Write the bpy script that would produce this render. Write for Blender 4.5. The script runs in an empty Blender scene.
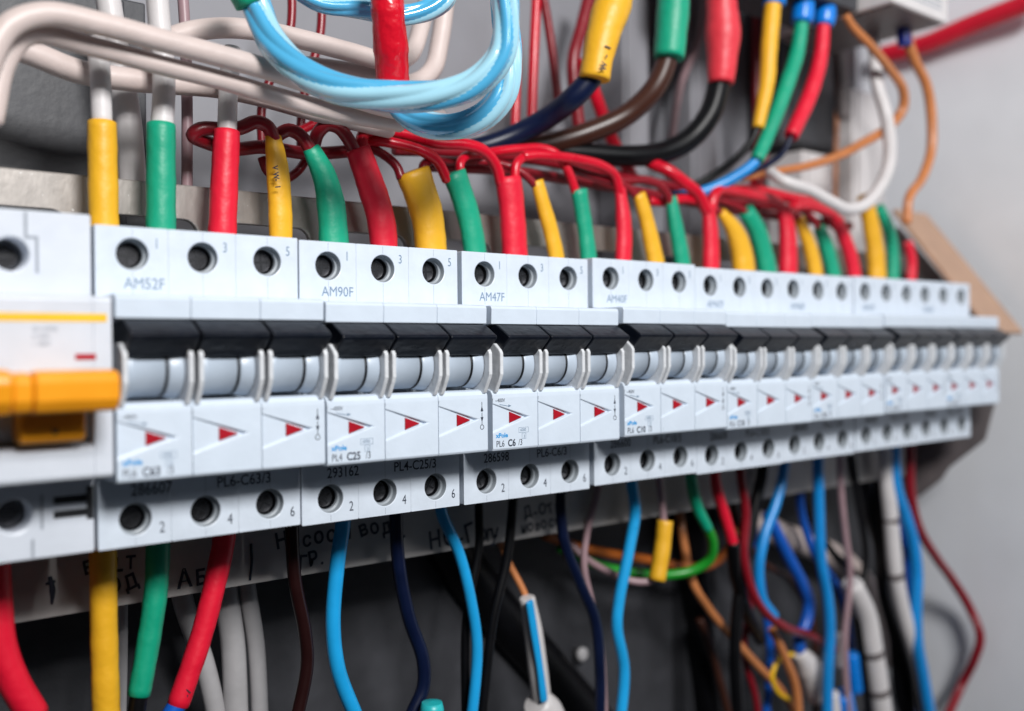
import bpy, bmesh, math, random
from mathutils import Vector, Matrix
random.seed(7)
S = 0.01                       # one scene unit = 100 mm; all numbers below are millimetres
sc = bpy.context.scene
COL = sc.collection

# ------------------------------------------------------------------ camera
F_PX, YAW, PITCH, ROLL = 990.0, 0.68177, -0.00689, -0.00943
CAM = Vector((-80.153, -242.406, 8.443))
_f = Vector((math.sin(YAW)*math.cos(PITCH), math.cos(YAW)*math.cos(PITCH), math.sin(PITCH)))
_r0 = Vector((math.cos(YAW), -math.sin(YAW), 0))
_u0 = _r0.cross(_f)
_r = _r0*math.cos(ROLL) + _u0*math.sin(ROLL)
_u = _u0*math.cos(ROLL) - _r0*math.sin(ROLL)
cam = bpy.data.cameras.new('camera'); camo = bpy.data.objects.new('camera', cam); COL.objects.link(camo)
M3 = Matrix((_r, _u, -_f)).transposed()
camo.matrix_world = Matrix.Translation(CAM*S) @ M3.to_4x4()
cam.sensor_width = 36.0; cam.lens = 36.0*F_PX/1024
cam.clip_start = 0.05; cam.clip_end = 200
cam.dof.use_dof = True; cam.dof.focus_distance = 2.93; cam.dof.aperture_fstop = 0.62
sc.camera = camo

# ------------------------------------------------------------------ world, lamps, exposure
w = bpy.data.worlds.new('World'); sc.world = w; w.use_nodes = True
w.node_tree.nodes['Background'].inputs[0].default_value = (0.80, 0.88, 1.0, 1)
w.node_tree.nodes['Background'].inputs[1].default_value = 0.025
def lamp(name, loc, target, size, power, colour):
    l = bpy.data.lights.new(name, 'AREA'); l.shape = 'RECTANGLE'
    l.size, l.size_y = size[0]*S, size[1]*S; l.energy = power; l.color = colour
    o = bpy.data.objects.new(name, l); COL.objects.link(o); o.location = Vector(loc)*S
    o.rotation_euler = (Vector(target)-Vector(loc)).to_track_quat('-Z', 'Y').to_euler()
lamp('key_lamp', (-10, -590, 365), (190, 20, 10), (190, 150), 640, (1.0, 0.99, 0.98))
lamp('fill_lamp', (330, -560, 300), (250, 0, 20), (260, 200), 55, (0.90, 0.95, 1.0))
sc.view_settings.view_transform = 'Standard'; sc.view_settings.look = 'None'
sc.view_settings.exposure = 0.0; sc.view_settings.gamma = 1.0
sc.render.engine = 'CYCLES'; sc.render.resolution_x = 1024; sc.render.resolution_y = 711

# ------------------------------------------------------------------ helpers
def ray(px, py): return _f + _r*((px-512)/F_PX) - _u*((py-355.5)/F_PX)
def at(px, py, Y):
    d = ray(px, py); P = CAM + d*((Y-CAM.y)/d.y)
    return P if P.x < 458 else CAM + d*((458-CAM.x)/d.x)
def atx(px, py, X):
    d = ray(px, py); return CAM + d*((X-CAM.x)/d.x)
def depth(P): return (P-CAM).dot(_f)

def mat(name, rgb, rough=0.4, metal=0.0, var=0.08, bump=0.0, scale=9.0, spec=0.5, aniso=None, coat=0.0, speck=None):
    m = bpy.data.materials.new(name); m.use_nodes = True
    n, l = m.node_tree.nodes, m.node_tree.links; b = n['Principled BSDF']
    tc = n.new('ShaderNodeTexCoord'); src = tc.outputs['Object']
    if aniso:
        mp = n.new('ShaderNodeMapping'); mp.inputs['Scale'].default_value = aniso
        l.new(src, mp.inputs[0]); src = mp.outputs[0]
    t = n.new('ShaderNodeTexNoise'); t.inputs['Scale'].default_value = scale; t.inputs['Detail'].default_value = 5
    l.new(src, t.inputs['Vector'])
    r = n.new('ShaderNodeValToRGB')
    r.color_ramp.elements[0].position = 0.3; r.color_ramp.elements[1].position = 0.7
    r.color_ramp.elements[0].color = [c*(1-var) for c in rgb]+[1]
    r.color_ramp.elements[1].color = [min(1, c*(1+var)) for c in rgb]+[1]
    l.new(t.outputs['Fac'], r.inputs[0]); col = r.outputs[0]
    if speck:
        t3 = n.new('ShaderNodeTexNoise'); t3.inputs['Scale'].default_value = speck[1]; t3.inputs['Detail'].default_value = 2
        l.new(tc.outputs['Object'], t3.inputs['Vector'])
        r3 = n.new('ShaderNodeValToRGB'); r3.color_ramp.elements[0].position = speck[2]; r3.color_ramp.elements[1].position = speck[2]+0.05
        mx = n.new('ShaderNodeMix'); mx.data_type = 'RGBA'
        l.new(t3.outputs['Fac'], r3.inputs[0]); l.new(r3.outputs[0], mx.inputs[0]); l.new(col, mx.inputs[6])
        mx.inputs[7].default_value = list(speck[0])+[1]; col = mx.outputs[2]
    l.new(col, b.inputs['Base Color'])
    b.inputs['Metallic'].default_value = metal
    b.inputs['Specular IOR Level'].default_value = spec
    b.inputs['Coat Weight'].default_value = coat
    r2 = n.new('ShaderNodeMapRange'); r2.inputs[3].default_value = max(0.03, rough-0.08); r2.inputs[4].default_value = min(1, rough+0.1)
    l.new(t.outputs['Fac'], r2.inputs[0]); l.new(r2.outputs[0], b.inputs['Roughness'])
    if bump:
        t2 = n.new('ShaderNodeTexNoise'); t2.inputs['Scale'].default_value = scale*3; t2.inputs['Detail'].default_value = 3
        l.new(src, t2.inputs['Vector'])
        bp = n.new('ShaderNodeBump'); bp.inputs['Strength'].default_value = bump; bp.inputs['Distance'].default_value = 0.02
        l.new(t2.outputs['Fac'], bp.inputs['Height']); l.new(bp.outputs[0], b.inputs['Normal'])
    return m

MT = {
 'housing': mat('breaker_plastic', (0.62, 0.685, 0.77), 0.36, var=0.05, bump=0.05, scale=14),
 'cover': mat('cover_plastic', (0.62, 0.70, 0.80), 0.30, var=0.025, bump=0.05, scale=14),
 'guard': mat('guard_plastic', (0.66, 0.68, 0.71), 0.22, var=0.06, bump=0.1, scale=20, coat=0.3),
 'barrel': mat('barrel_plastic', (0.44, 0.51, 0.60), 0.32, var=0.04, scale=10),
 'toggle': mat('toggle_black', (0.004, 0.006, 0.012), 0.30, spec=0.38, var=0.2, bump=0.08, scale=16),
 'groove': mat('groove_black', (0.004, 0.005, 0.008), 0.5),
 'screw': mat('screw_steel', (0.13, 0.13, 0.14), 0.25, metal=0.9, var=0.3),
 'flag': mat('flag_red', (0.36, 0.003, 0.014), 0.45, spec=0.3, var=0.1),
 'well': mat('terminal_well_grey', (0.27, 0.30, 0.33), 0.4, var=0.05),
 'ink': mat('ink_black', (0.018, 0.024, 0.045), 0.6),
 'ink_pale': mat('ink_blue_grey', (0.16, 0.24, 0.34), 0.6),
 'ink_blue': mat('ink_cyan', (0.01, 0.30, 0.68), 0.6),
 'ink_grey': mat('ink_grey', (0.30, 0.33, 0.38), 0.6),
 'rcd': mat('switch_plastic', (0.62, 0.66, 0.73), 0.36, var=0.03, bump=0.05, scale=12),
 'lever': mat('lever_orange', (0.86, 0.33, 0.012), 0.3, var=0.06, bump=0.05),
 'stripe': mat('stripe_yellow', (0.84, 0.50, 0.01), 0.4),
 'red': mat('wire_red', (0.60, 0.004, 0.022), 0.28, var=0.08, bump=0.05),
 'darkred': mat('wire_dark_red', (0.22, 0.006, 0.014), 0.32, var=0.12, bump=0.05),
 'sl_red': mat('sleeve_red', (0.74, 0.006, 0.032), 0.46, var=0.06, bump=0.30, scale=4.5),
 'sl_coral': mat('sleeve_coral', (0.72, 0.035, 0.055), 0.46, var=0.06, bump=0.30, scale=4.5),
 'tape_red': mat('tape_red', (0.60, 0.006, 0.02), 0.2, var=0.08, bump=0.55, scale=5),
 'sl_yellow': mat('sleeve_yellow', (0.80, 0.42, 0.016), 0.46, var=0.06, bump=0.30, scale=4.5),
 'sl_green': mat('sleeve_green', (0.002, 0.33, 0.19), 0.46, var=0.07, bump=0.30, scale=4.5),
 'cream': mat('cable_cream', (0.62, 0.52, 0.49), 0.40, var=0.05, bump=0.08),
 'white': mat('wire_white', (0.66, 0.63, 0.63), 0.38, var=0.05, bump=0.06),
 'grey': mat('cable_grey', (0.42, 0.41, 0.42), 0.42, var=0.08, bump=0.06),
 'sky_highlight': mat('cable_blue_highlight', (0.36, 0.66, 0.80), 0.16, var=0.05, scale=5, coat=1.0, spec=0.8),  # paler strands, with the streaky highlights put into their colour
 'sky': mat('cable_sky_blue', (0.085, 0.42, 0.70), 0.16, var=0.05, bump=0.0, scale=5, coat=1.0, spec=0.8),
 'blue': mat('wire_blue', (0.008, 0.25, 0.66), 0.3, var=0.08, bump=0.05),
 'cyan': mat('wire_light_blue', (0.012, 0.36, 0.76), 0.3, var=0.08, bump=0.05),
 'royal': mat('wire_royal_blue', (0.006, 0.10, 0.50), 0.32, var=0.1),
 'navy': mat('wire_navy', (0.003, 0.007, 0.030), spec=0.3, rough=0.34, var=0.2),
 'black': mat('wire_black', (0.003, 0.003, 0.004), spec=0.25, rough=0.36, var=0.2),
 'brown': mat('wire_brown', (0.045, 0.014, 0.008), 0.36, var=0.15),
 'maroon': mat('wire_dark_brown', (0.016, 0.004, 0.004), spec=0.3, rough=0.32, var=0.15),
 'copper': mat('wire_orange_brown', (0.55, 0.20, 0.07), 0.3, var=0.1),
 'orange': mat('wire_orange', (0.40, 0.10, 0.012), 0.35, var=0.1),
 'mauve': mat('wire_mauve', (0.34, 0.22, 0.24), 0.4, var=0.1),
 'green': mat('wire_green', (0.012, 0.27, 0.02), 0.32, var=0.1),
 'nickel': mat('bar_zinc', (0.32, 0.295, 0.275), 0.38, metal=0.6, var=0.06, bump=0.025, scale=30, aniso=(1, 1, 0.5), speck=((0.8, 0.8, 0.8), 95, 0.71)),
 'strip': mat('label_strip', (0.46, 0.44, 0.43), 0.6, var=0.08, bump=0.05, scale=5),
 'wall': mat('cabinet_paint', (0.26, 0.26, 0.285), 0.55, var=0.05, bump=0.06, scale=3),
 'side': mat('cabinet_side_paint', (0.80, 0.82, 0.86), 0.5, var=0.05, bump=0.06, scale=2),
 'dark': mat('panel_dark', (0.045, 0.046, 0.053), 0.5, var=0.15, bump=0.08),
 'taupe': mat('plastic_taupe', (0.14, 0.12, 0.12), 0.5, var=0.12),
 'board': mat('plate_beige', (0.46, 0.29, 0.20), 0.55, var=0.08, bump=0.08),
 'ferrule': mat('ferrule_blue', (0.004, 0.20, 0.70), 0.28, var=0.1),
 'ferrule_dark': mat('ferrule_dark_blue', (0.006, 0.015, 0.16), 0.3, var=0.1),
 'teal': mat('tip_teal', (0.02, 0.45, 0.47), 0.35, var=0.1),
}

def link(o, parent=None):
    COL.objects.link(o)
    if parent: o.parent = parent
    return o
def tag(o, label=None, cat=None, group=None, kind=None):
    if label: o['label'] = label
    if cat: o['category'] = cat
    if group: o['group'] = group
    if kind: o['kind'] = kind
    return o
def empty(name, loc):
    o = bpy.data.objects.new(name, None); o.location = Vector(loc)*S; o.empty_display_size = 0.1
    return link(o)

class MB:
    """collects shapes (millimetres) and links them as one mesh object"""
    def __init__(s): s.bm = bmesh.new()
    def v(s, p): return s.bm.verts.new(Vector(p)*S)
    def face(s, pts, mi=0, smooth=False):
        try: f = s.bm.faces.new([s.v(p) if not isinstance(p, bmesh.types.BMVert) else p for p in pts])
        except ValueError: return
        f.material_index = mi; f.smooth = smooth; return f
    def box(s, x0, x1, y0, y1, z0, z1, mi=0):
        p = [s.v((x, y, z)) for x in (x0, x1) for y in (y0, y1) for z in (z0, z1)]
        for q in ((0,1,3,2),(4,6,7,5),(0,4,5,1),(2,3,7,6),(0,2,6,4),(1,5,7,3)): s.face([p[i] for i in q], mi)
    def prism(s, prof, x0, x1, mi=0, skip=(), caps=True):
        a = [s.v((x0, y, z)) for y, z in prof]; b = [s.v((x1, y, z)) for y, z in prof]
        n = len(prof)
        for i in range(n):
            if i in skip: continue
            s.face([a[i], a[(i+1) % n], b[(i+1) % n], b[i]], mi)
        if caps: s.face(a[::-1], mi); s.face(b, mi)
    def prismz(s, prof, y0, y1, mi=0):          # outline in x,z pushed along y
        a = [s.v((x, y0, z)) for x, z in prof]; b = [s.v((x, y1, z)) for x, z in prof]
        n = len(prof)
        for i in range(n): s.face([a[i], a[(i+1) % n], b[(i+1) % n], b[i]], mi)
        s.face(a[::-1], mi); s.face(b, mi)
    def lathe_x(s, prof, cy, cz, n=28, mi=0):   # (x, r) outline turned round an axis along x
        rings = [[s.v((x, cy+r*math.cos(2*math.pi*k/n), cz+r*math.sin(2*math.pi*k/n))) for k in range(n)] for x, r in prof]
        for A, B in zip(rings, rings[1:]):
            for k in range(n): s.face([A[k], A[(k+1) % n], B[(k+1) % n], B[k]], mi, True)
        s.face(rings[0], mi); s.face(rings[-1][::-1], mi)
    def disc_y(s, cx, cz, prof, n=28, mi=0):    # (y, r) outline turned round an axis along y
        rings = [[s.v((cx+r*math.cos(2*math.pi*k/n), y, cz+r*math.sin(2*math.pi*k/n))) for k in range(n)] for y, r in prof]
        for A, B in zip(rings, rings[1:]):
            for k in range(n): s.face([A[k], A[(k+1) % n], B[(k+1) % n], B[k]], mi, True)
        s.face(rings[0], mi); s.face(rings[-1], mi)
    def ring(s, x0, x1, z0, z1, y, loop, c, mi=0):  # flat plate at y with a convex hole
        n = len(loop); out = []
        def side(u, w):
            t = []
            if u > 1e-9: t.append(((x1-c[0])/u, 0))
            if w > 1e-9: t.append(((z1-c[1])/w, 1))
            if u < -1e-9: t.append(((x0-c[0])/u, 2))
            if w < -1e-9: t.append(((z0-c[1])/w, 3))
            return min(t)
        corner = [(x1, z1), (x0, z1), (x0, z0), (x1, z0)]
        for u, w in loop:
            k, sd = side(u-c[0], w-c[1]); out.append(((c[0]+(u-c[0])*k, c[1]+(w-c[1])*k), sd))
        iv = [s.v((u, y, w)) for u, w in loop]; ov = [s.v((p[0], y, p[1])) for p, _ in out]
        for i in range(n):
            j = (i+1) % n; f = [iv[i], ov[i]]; a, b = out[i][1], out[j][1]
            while a != b:
                f.append(s.v((corner[a][0], y, corner[a][1]))); a = (a+1) % 4
            s.face(f+[ov[j], iv[j]], mi)
        return iv
    def extr(s, loop, y0, y1, mi=0, smooth=True):
        a = [s.v((u, y0, w)) for u, w in loop]; b = [s.v((u, y1, w)) for u, w in loop]; n = len(a)
        for i in range(n): s.face([a[i], a[(i+1) % n], b[(i+1) % n], b[i]], mi, smooth)
    def tube(s, pts, rad, n=16, flat=1.0, strands=False, lobes=0, amp=0.0, twist=0.0, capdome=0.35, mi=0, wob=0.0):
        P, R = smooth_path(pts, rad)
        T = [(P[min(i+1, len(P)-1)]-P[max(i-1, 0)]).normalized() for i in range(len(P))]
        ref = Vector((0, 1, 0))
        N = ref - T[0]*ref.dot(T[0])
        if N.length < 0.05: N = Vector((1, 0, 0)) - T[0]*T[0].x
        N.normalize(); rings = []; LL = []; L = 0; ph = random.random()*6
        seq = list(range(len(P)))
        for i in seq:
            if i: L += (P[i]-P[i-1]).length
            N = (N - T[i]*N.dot(T[i])).normalized(); B = T[i].cross(N)
            rr = R[i]*(1+wob*math.sin(L*0.55+ph)*0.6+wob*math.sin(L*1.3+2*ph)*0.4)
            ring = []
            for k in range(n):
                a = 2*math.pi*k/n
                m = 1 + (amp*abs(math.cos(lobes*0.5*(a+twist*L)))-amp if lobes else 0)
                ring.append(s.v(P[i]+(N*math.cos(a)*flat+B*math.sin(a))*rr*m))
            rings.append(ring); LL.append(L)
        for q, (A, Bq) in enumerate(zip(rings, rings[1:])):
            for k in range(n):
                mk_ = mi
                if strands: mk_ = int(((2*math.pi*(k+.5)/n+twist*LL[q])*lobes*.5/math.pi+.5) % lobes) in (0, 1, 3)
                s.face([A[k], A[(k+1) % n], Bq[(k+1) % n], Bq[k]], int(mk_), True)
        for ring, i, sg in ((rings[0], 0, -1), (rings[-1], len(P)-1, 1)):
            c = P[i]+T[i]*sg*R[i]*capdome; mid = [s.v(((q.co/S)-P[i])*0.86+P[i]+T[i]*sg*R[i]*capdome*0.8) for q in ring]
            cv = s.v(c)
            for k in range(n):
                s.face([ring[k], ring[(k+1) % n], mid[(k+1) % n], mid[k]], mi, True)
                s.face([mid[k], mid[(k+1) % n], cv], mi, False)
    def build(s, name, m, parent=None, bevel=0, origin=None, weld=True, seg=2):
        if weld: bmesh.ops.remove_doubles(s.bm, verts=s.bm.verts, dist=0.00002)
        bmesh.ops.recalc_face_normals(s.bm, faces=s.bm.faces)
        if origin is not None: bmesh.ops.translate(s.bm, verts=s.bm.verts, vec=-Vector(origin)*S)
        me = bpy.data.meshes.new(name); s.bm.to_mesh(me); s.bm.free()
        for q in (m if isinstance(m, (list, tuple)) else [m]): me.materials.append(MT[q])
        o = link(bpy.data.objects.new(name, me), parent)
        if origin is not None and parent is None: o.location = Vector(origin)*S
        if bevel:
            b = o.modifiers.new('edge', 'BEVEL'); b.width = bevel*S; b.segments = seg; b.limit_method = 'ANGLE'; b.angle_limit = math.radians(32)
        return o

def smooth_path(pts, rad):
    pts = [Vector(p) for p in pts]; n = len(pts)
    if not isinstance(rad, (list, tuple)): rad = [rad]*n
    if n == 2:
        pts = [pts[0], pts[0].lerp(pts[1], .5), pts[1]]; rad = [rad[0], (rad[0]+rad[1])/2, rad[1]]; n = 3
    P, R = [], []
    for i in range(n-1):
        p0, p1, p2, p3 = pts[max(i-1, 0)], pts[i], pts[i+1], pts[min(i+2, n-1)]
        if i == 0: p0 = p1*2-p2
        if i == n-2: p3 = p2*2-p1
        k = max(4, min(24, int((p2-p1).length/1.6)))
        d0 = max(1e-6, (p1-p0).length**.5); d1 = max(1e-6, (p2-p1).length**.5); d2 = max(1e-6, (p3-p2).length**.5)
        m1 = ((p1-p0)/d0-(p2-p0)/(d0+d1)+(p2-p1)/d1)*d1
        m2 = ((p2-p1)/d1-(p3-p1)/(d1+d2)+(p3-p2)/d2)*d1
        for j in range(k):
            t = j/k; t2, t3 = t*t, t*t*t
            P.append(p1*(2*t3-3*t2+1)+m1*(t3-2*t2+t)+p2*(-2*t3+3*t2)+m2*(t3-t2)); R.append(rad[i]+(rad[i+1]-rad[i])*t)
    P.append(pts[-1]); R.append(rad[-1])
    return P, R

def skin(px, py, Y, w):
    P = at(px, py, Y); return P - ray(px, py).normalized()*(w*.5*depth(P)/F_PX*.97+.1)
_txt = {}
def text_mesh(s, size, sx=0.82, bold=0.0):
    key = (s, size, sx, bold)
    if key not in _txt:
        c = bpy.data.curves.new('lettering', 'FONT'); c.body = s; c.size = size*S*1.38; c.extrude = 0.02*S; c.offset = bold*S
        c.resolution_u = 3
        o = bpy.data.objects.new('lettering', c); COL.objects.link(o)
        me = bpy.data.meshes.new_from_object(o.evaluated_get(bpy.context.evaluated_depsgraph_get()))
        bpy.data.objects.remove(o); bpy.data.curves.remove(c)
        for q in me.vertices: q.co.x *= sx
        _txt[key] = me
    return _txt[key]
def text(s, x, y, z, size, m, parent, sx=0.82, bold=0.0, rot=0.0, rz=0.0, name='printed_text'):
    me = text_mesh(s, size, sx, bold).copy(); me.materials.clear(); me.materials.append(MT[m])
    o = link(bpy.data.objects.new(name, me), parent)
    o.location = Vector((x, y, z))*S
    o.rotation_euler = (Matrix.Rotation(rz, 3, 'Z') @ Matrix.Rotation(math.pi/2, 3, 'X') @ Matrix.Rotation(rot, 3, 'Z')).to_euler()
    return o

# ------------------------------------------------------------------ the cabinet
BACK, SIDE = 92.0, 470.0
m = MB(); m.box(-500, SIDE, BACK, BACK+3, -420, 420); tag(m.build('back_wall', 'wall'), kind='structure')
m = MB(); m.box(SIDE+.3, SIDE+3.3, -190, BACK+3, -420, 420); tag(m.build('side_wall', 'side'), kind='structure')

# ------------------------------------------------------------------ mounting bars
def rrect(x0, x1, z0, z1, r, k=5):
    out = []
    for cx, cz, a0 in ((x1-r, z1-r, 0), (x0+r, z1-r, 90), (x0+r, z0+r, 180), (x1-r, z0+r, 270)):
        for i in range(k+1):
            a = math.radians(a0+90*i/k); out.append((cx+r*math.cos(a), cz+r*math.sin(a)))
    return out
YB = 38.0
t = empty('mounting_bar', (150, YB, 30)); tag(t, 'grey metal mounting bar with slots behind the coloured sleeves', 'mounting bar')
m = MB(); x = -109.0
while x < 415:
    x1 = x+36
    z0, z1 = 28, 56.5
    lp = rrect(x+4.5, x+31.5, 33.0, 46.5, 4)
    m.ring(x, x1, z0, z1, YB, lp, ((x+x1)/2, 39.7)); m.extr(lp, YB, YB+2, smooth=False)
    m.face([(x, YB, z1), (x1, YB, z1), (x1, YB+14, z1), (x, YB+14, z1)])
    m.face([(x, YB+2, z0), (x1, YB+2, z0), (x1, YB, z0), (x, YB, z0)])
    x = x1
o = m.build('slotted_face', 'nickel', t, bevel=0.5); o.location = -t.location
m = MB(); m.box(-109, 415, YB+2.2, YB+44, 22, 27.5); o = m.build('rear_flange', 'nickel', t); o.location = -t.location

t = empty('label_strip', (150, YB, -50)); tag(t, 'pale strip with black handwriting under the breakers', 'label strip')
m = MB(); m.box(-140, 420, YB, YB+2, -61.6, -30); o = m.build('strip_face', 'strip', t, bevel=0.3); o.location = -t.location
def scrawl(s, px, py, size, bold=0.15, slant=0.12):
    P = at(px, py, YB-0.06); x = P.x; z = P.z
    for ch in s:
        if ch == ' ': x += size*.5; continue
        o = text(ch, x-t.location.x/S, -0.10, z-t.location.z/S+random.uniform(-.3, .3), size*random.uniform(.88, 1.1), 'ink', t, .9, bold, slant+random.uniform(-.2, .2), name='handwriting')
        x += max(v.co.x for v in o.data.vertices)/S + size*.16
for a in (('ВЦLТ', 84, 575, 4.0), ('ПОД', 92, 597, 4.2), ('АБ', 177, 588, 5.0), ('Насосы вод', 276, 550, 5.2), ('ГР.', 298, 569, 4.4), ('НО-Гру', 429, 550, 6.0), ('Д-Отк.', 524, 518, 4.6), ('новости', 521, 533, 4.2), ('Г-', 486, 541, 4.4)):
    scrawl(*a)
m = MB()
for pa, pb in (((50, 577), (52, 604)), ((251, 544), (250, 580)), ((46, 584), (55, 581)), ((395, 540), (405, 536))):
    A, B = at(*pa, YB-0.3), at(*pb, YB-0.3); m.tube([A, A.lerp(B, .5)+Vector((.4, 0, 0)), B], [.5, .8, .3] if pa[0] == 50 else .4, n=8, flat=.25)
o = m.build('marker_stroke', 'ink', t); o.location = -t.location

# ------------------------------------------------------------------ circuit breakers
PW, GAP = 17.45, 52.9
HW = 17.39
HZ = 31.9
def circle(cx, cz, r, n=32): return [(cx+r*math.cos(2*math.pi*k/n), cz+r*math.sin(2*math.pi*k/n)) for k in range(n)]
def make_breaker():
    root = empty('circuit_breaker', (0, 0, 0))
    hss = []
    for sg in (1, -1):
        m = MB()
        for i in range(3):
            x0 = i*PW; x1 = x0+HW; cx = x0+8.72
            za, zb = (21.65, 38.5) if sg > 0 else (-38.5, -21.65)
            cz = sg*HZ if sg > 0 else -32.0
            lp = circle(cx, cz, 3.85)
            m.ring(x0, x1, za, zb, 0, lp, (cx, cz)); m.extr(lp, 0, 2.0, mi=2)
            l2 = circle(cx, cz, 3.2)
            for k in range(32):
                j = (k+1) % 32; m.face([(lp[k][0], 2.0, lp[k][1]), (lp[j][0], 2.0, lp[j][1]), (l2[j][0], 2.0, l2[j][1]), (l2[k][0], 2.0, l2[k][1])], 2)
            m.extr(l2, 2.0, 3.2, mi=2); m.extr(l2, 3.2, 9, mi=1); m.face([(p[0], 9, p[1]) for p in l2], 1)
            for q in (((x0, za), (x1, za)), ((x1, za), (x1, zb)), ((x1, zb), (x0, zb)), ((x0, zb), (x0, za))):
                (a, b), (c, d) = q; m.face([(a, 0, b), (a, 43, b), (c, 43, d), (c, 0, d)])
            m.face([(x0, 43, za), (x1, 43, za), (x1, 43, zb), (x0, 43, zb)])
        hs = m.build('terminal_housing', ['housing', 'groove', 'well'], root, bevel=0.28); hss.append(hs)
        for i in range(3):                                  # thin mould line above and below each hole
            cx = i*PW+8.72
            for za, zb in (((36.2, 38.2), (22.2, 27.7)) if sg > 0 else ((-38.2, -36.4), (-27.9, -22.2))):
                m = MB(); m.box(cx-.05, cx+.05, -.02, .2, za, zb); m.build('mould_line', 'ink_grey', hs)
    for i in range(3):
        for cz in (HZ, -32.0):
            m = MB(); cx = i*PW+8.72; a = random.uniform(0, 3)
            m.disc_y(cx, cz, [(8.5, 3.05), (4.5, 3.05), (4.1, 2.7)], 24)
            sc_o = m.build('terminal_screw', 'screw', root)
            m = MB()
            for ang in (a, a+math.pi/2):
                c, s_ = math.cos(ang), math.sin(ang)
                pts = [(2.2, .32), (-2.2, .32), (-2.2, -.32), (2.2, -.32)]
                m.prismz([(cx+u*c-q*s_, cz+u*s_+q*c) for u, q in pts], 4.03+.02*(ang != a), 4.4)
            m.build('screw_slot', 'groove', sc_o)
    m = MB()
    for i in range(3):
        x0 = i*PW+.02; x1 = x0+HW-.04
        prof = [(43, -21.3), (43, 21.4), (-13.4, 21.5), (-14.2, 21.2), (-14.5, 20.5), (-14.3, 16.0), (-6, 15.3), (-1.5, 15.3), (-1.5, -3.4), (-9.0, -3.4), (-12.2, -3.1), (-13.6, -3.5), (-14.4, -4.6), (-14.5, -5.6), (-14.5, -20.5), (-14.2, -21.1), (-13.4, -21.3)]
        m.prism(prof, x0, x1, skip=(13,))
        ya, tipx, zt, zm, zb = -14.5, x0+13.9, -7.2, -11.6, -15.9
        m.face([(x0, ya, -5.6), (x1, ya, -5.6), (x1, ya, -20.5), (x0, ya, -20.5), (x0, ya, zb), (tipx, ya, zm), (x0, ya, zt)])
        d0, d1 = ya+.35, ya+.95
        m.face([(x0, d0, zt), (tipx-.8, d1, zm), (x0, d0, zb)])
        m.face([(x0, ya, zt), (tipx, ya, zm), (tipx-.8, d1, zm), (x0, d0, zt-.1)])
        m.face([(x0, ya, zb), (tipx, ya, zm), (tipx-.8, d1, zm), (x0, d0, zb+.55)])
    cv = m.build('front_cover', 'cover', root, bevel=0.22)
    for i in range(3):
        x0 = i*PW
        m = MB(); m.lathe_x([(x0+2.0, 5.8), (x0+2.0, 6.7), (x0+3.9, 6.7), (x0+4.5, 6.3), (x0+11.3, 6.3), (x0+11.3, 5.9), (x0+11.75, 5.9), (x0+11.75, 6.3), (x0+12.4, 6.5), (x0+14.9, 7.0), (x0+15.4, 6.9)], -8.6, 4.1, 36)
        b = m.build('toggle_barrel', 'barrel', root)
        m = MB(); m.lathe_x([(x0+11.1, 6.4), (x0+11.85, 6.4)], -8.6, 4.1, 36); m.build('barrel_groove', 'groove', b)
        a, c = (x0+(1.5 if i == 0 else .35), x0+(16.3 if i == 2 else 17.1))
        m = MB()
        m.prism([(-7, 15.0), (-14.4, 15.75), (-15.4, 15.6), (-20.2, 12.7), (-20.7, 12.1), (-20.3, 11.4), (-16.9, 8.3), (-15.6, 7.0), (-9, 7.4)], a, c)
        m.build('toggle_lever', 'toggle', root, bevel=0.3)
        for ga, gb in ((.55, 1.75), (15.6, 16.8)):
            m = MB(); m.prism([(-8, 10.0), (-14.8, 10.4), (-17.0, 8.6), (-17.7, 7.6), (-17.7, 1.4), (-17.1, 0), (-15.0, -3.9), (-14.2, -4.4), (-12.8, -3.8), (-8, -3.0)], x0+ga, x0+gb)
            m.build('lever_guard', 'guard', root, bevel=0.3)
        m = MB(); m.prismz([(x0+6.6, -9.9), (x0+11.3, -11.65), (x0+6.6, -13.1)], -14.2, -13.3); m.build('indicator_flag', 'flag', root)
    return root
proto = make_breaker()
def kids(o): return [q for q in bpy.data.objects if q.parent == o]
def copy_tree(o, parent=None):
    c = o.copy(); COL.objects.link(c)
    if parent: c.parent = parent; c.matrix_parent_inverse = o.matrix_parent_inverse.copy()
    for q in kids(o): copy_tree(q, c)
    return c
DX = [-1.0, -1.3, -.3, 1.2, .85, .6, .85, .5]
DZ = [.17, -.26, -.33, .37, -.4, -.15, .31, .39]
DY = [.4, -.01, -.16, -.34, -.26, -.06, -.17, .23]
WHERE = ['beside the orange lever switch, leftmost of the row', 'second from the left, printed 293162 below', 'in sharpest focus in mid row, third from the left',
         'right of the sharp centre one, fourth from the left', 'fifth from the left, a narrow gap after the fourth', 'third from the right end of the row', 'second from the right end of the row', 'at the far right end by the beige plate']
CODE = ['AM52F', 'AM90F', 'AM47F', 'AM40F', 'AM47F', 'AM40F', 'AM47F', 'AM40F']
PART = ['286607', '293162', '286598', '286600', '286600', '286600', '286600', '286600']
TYPE = [('PL6', 'C63'), ('PL4', 'C25'), ('PL6', 'C6'), ('PL6', 'C10'), ('PL6', 'C10'), ('PL6', 'C10'), ('PL6', 'C10'), ('PL6', 'C10')]
brk = []
for i in range(8):
    o = proto if i == 0 else copy_tree(proto)
    o.location = Vector((i*GAP+DX[i]-8.3, DY[i], DZ[i]))*S
    tag(o, 'white three-pole breaker with black toggles, '+WHERE[i], 'circuit breaker', 'circuit breakers in the row'); brk.append(o)
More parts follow.
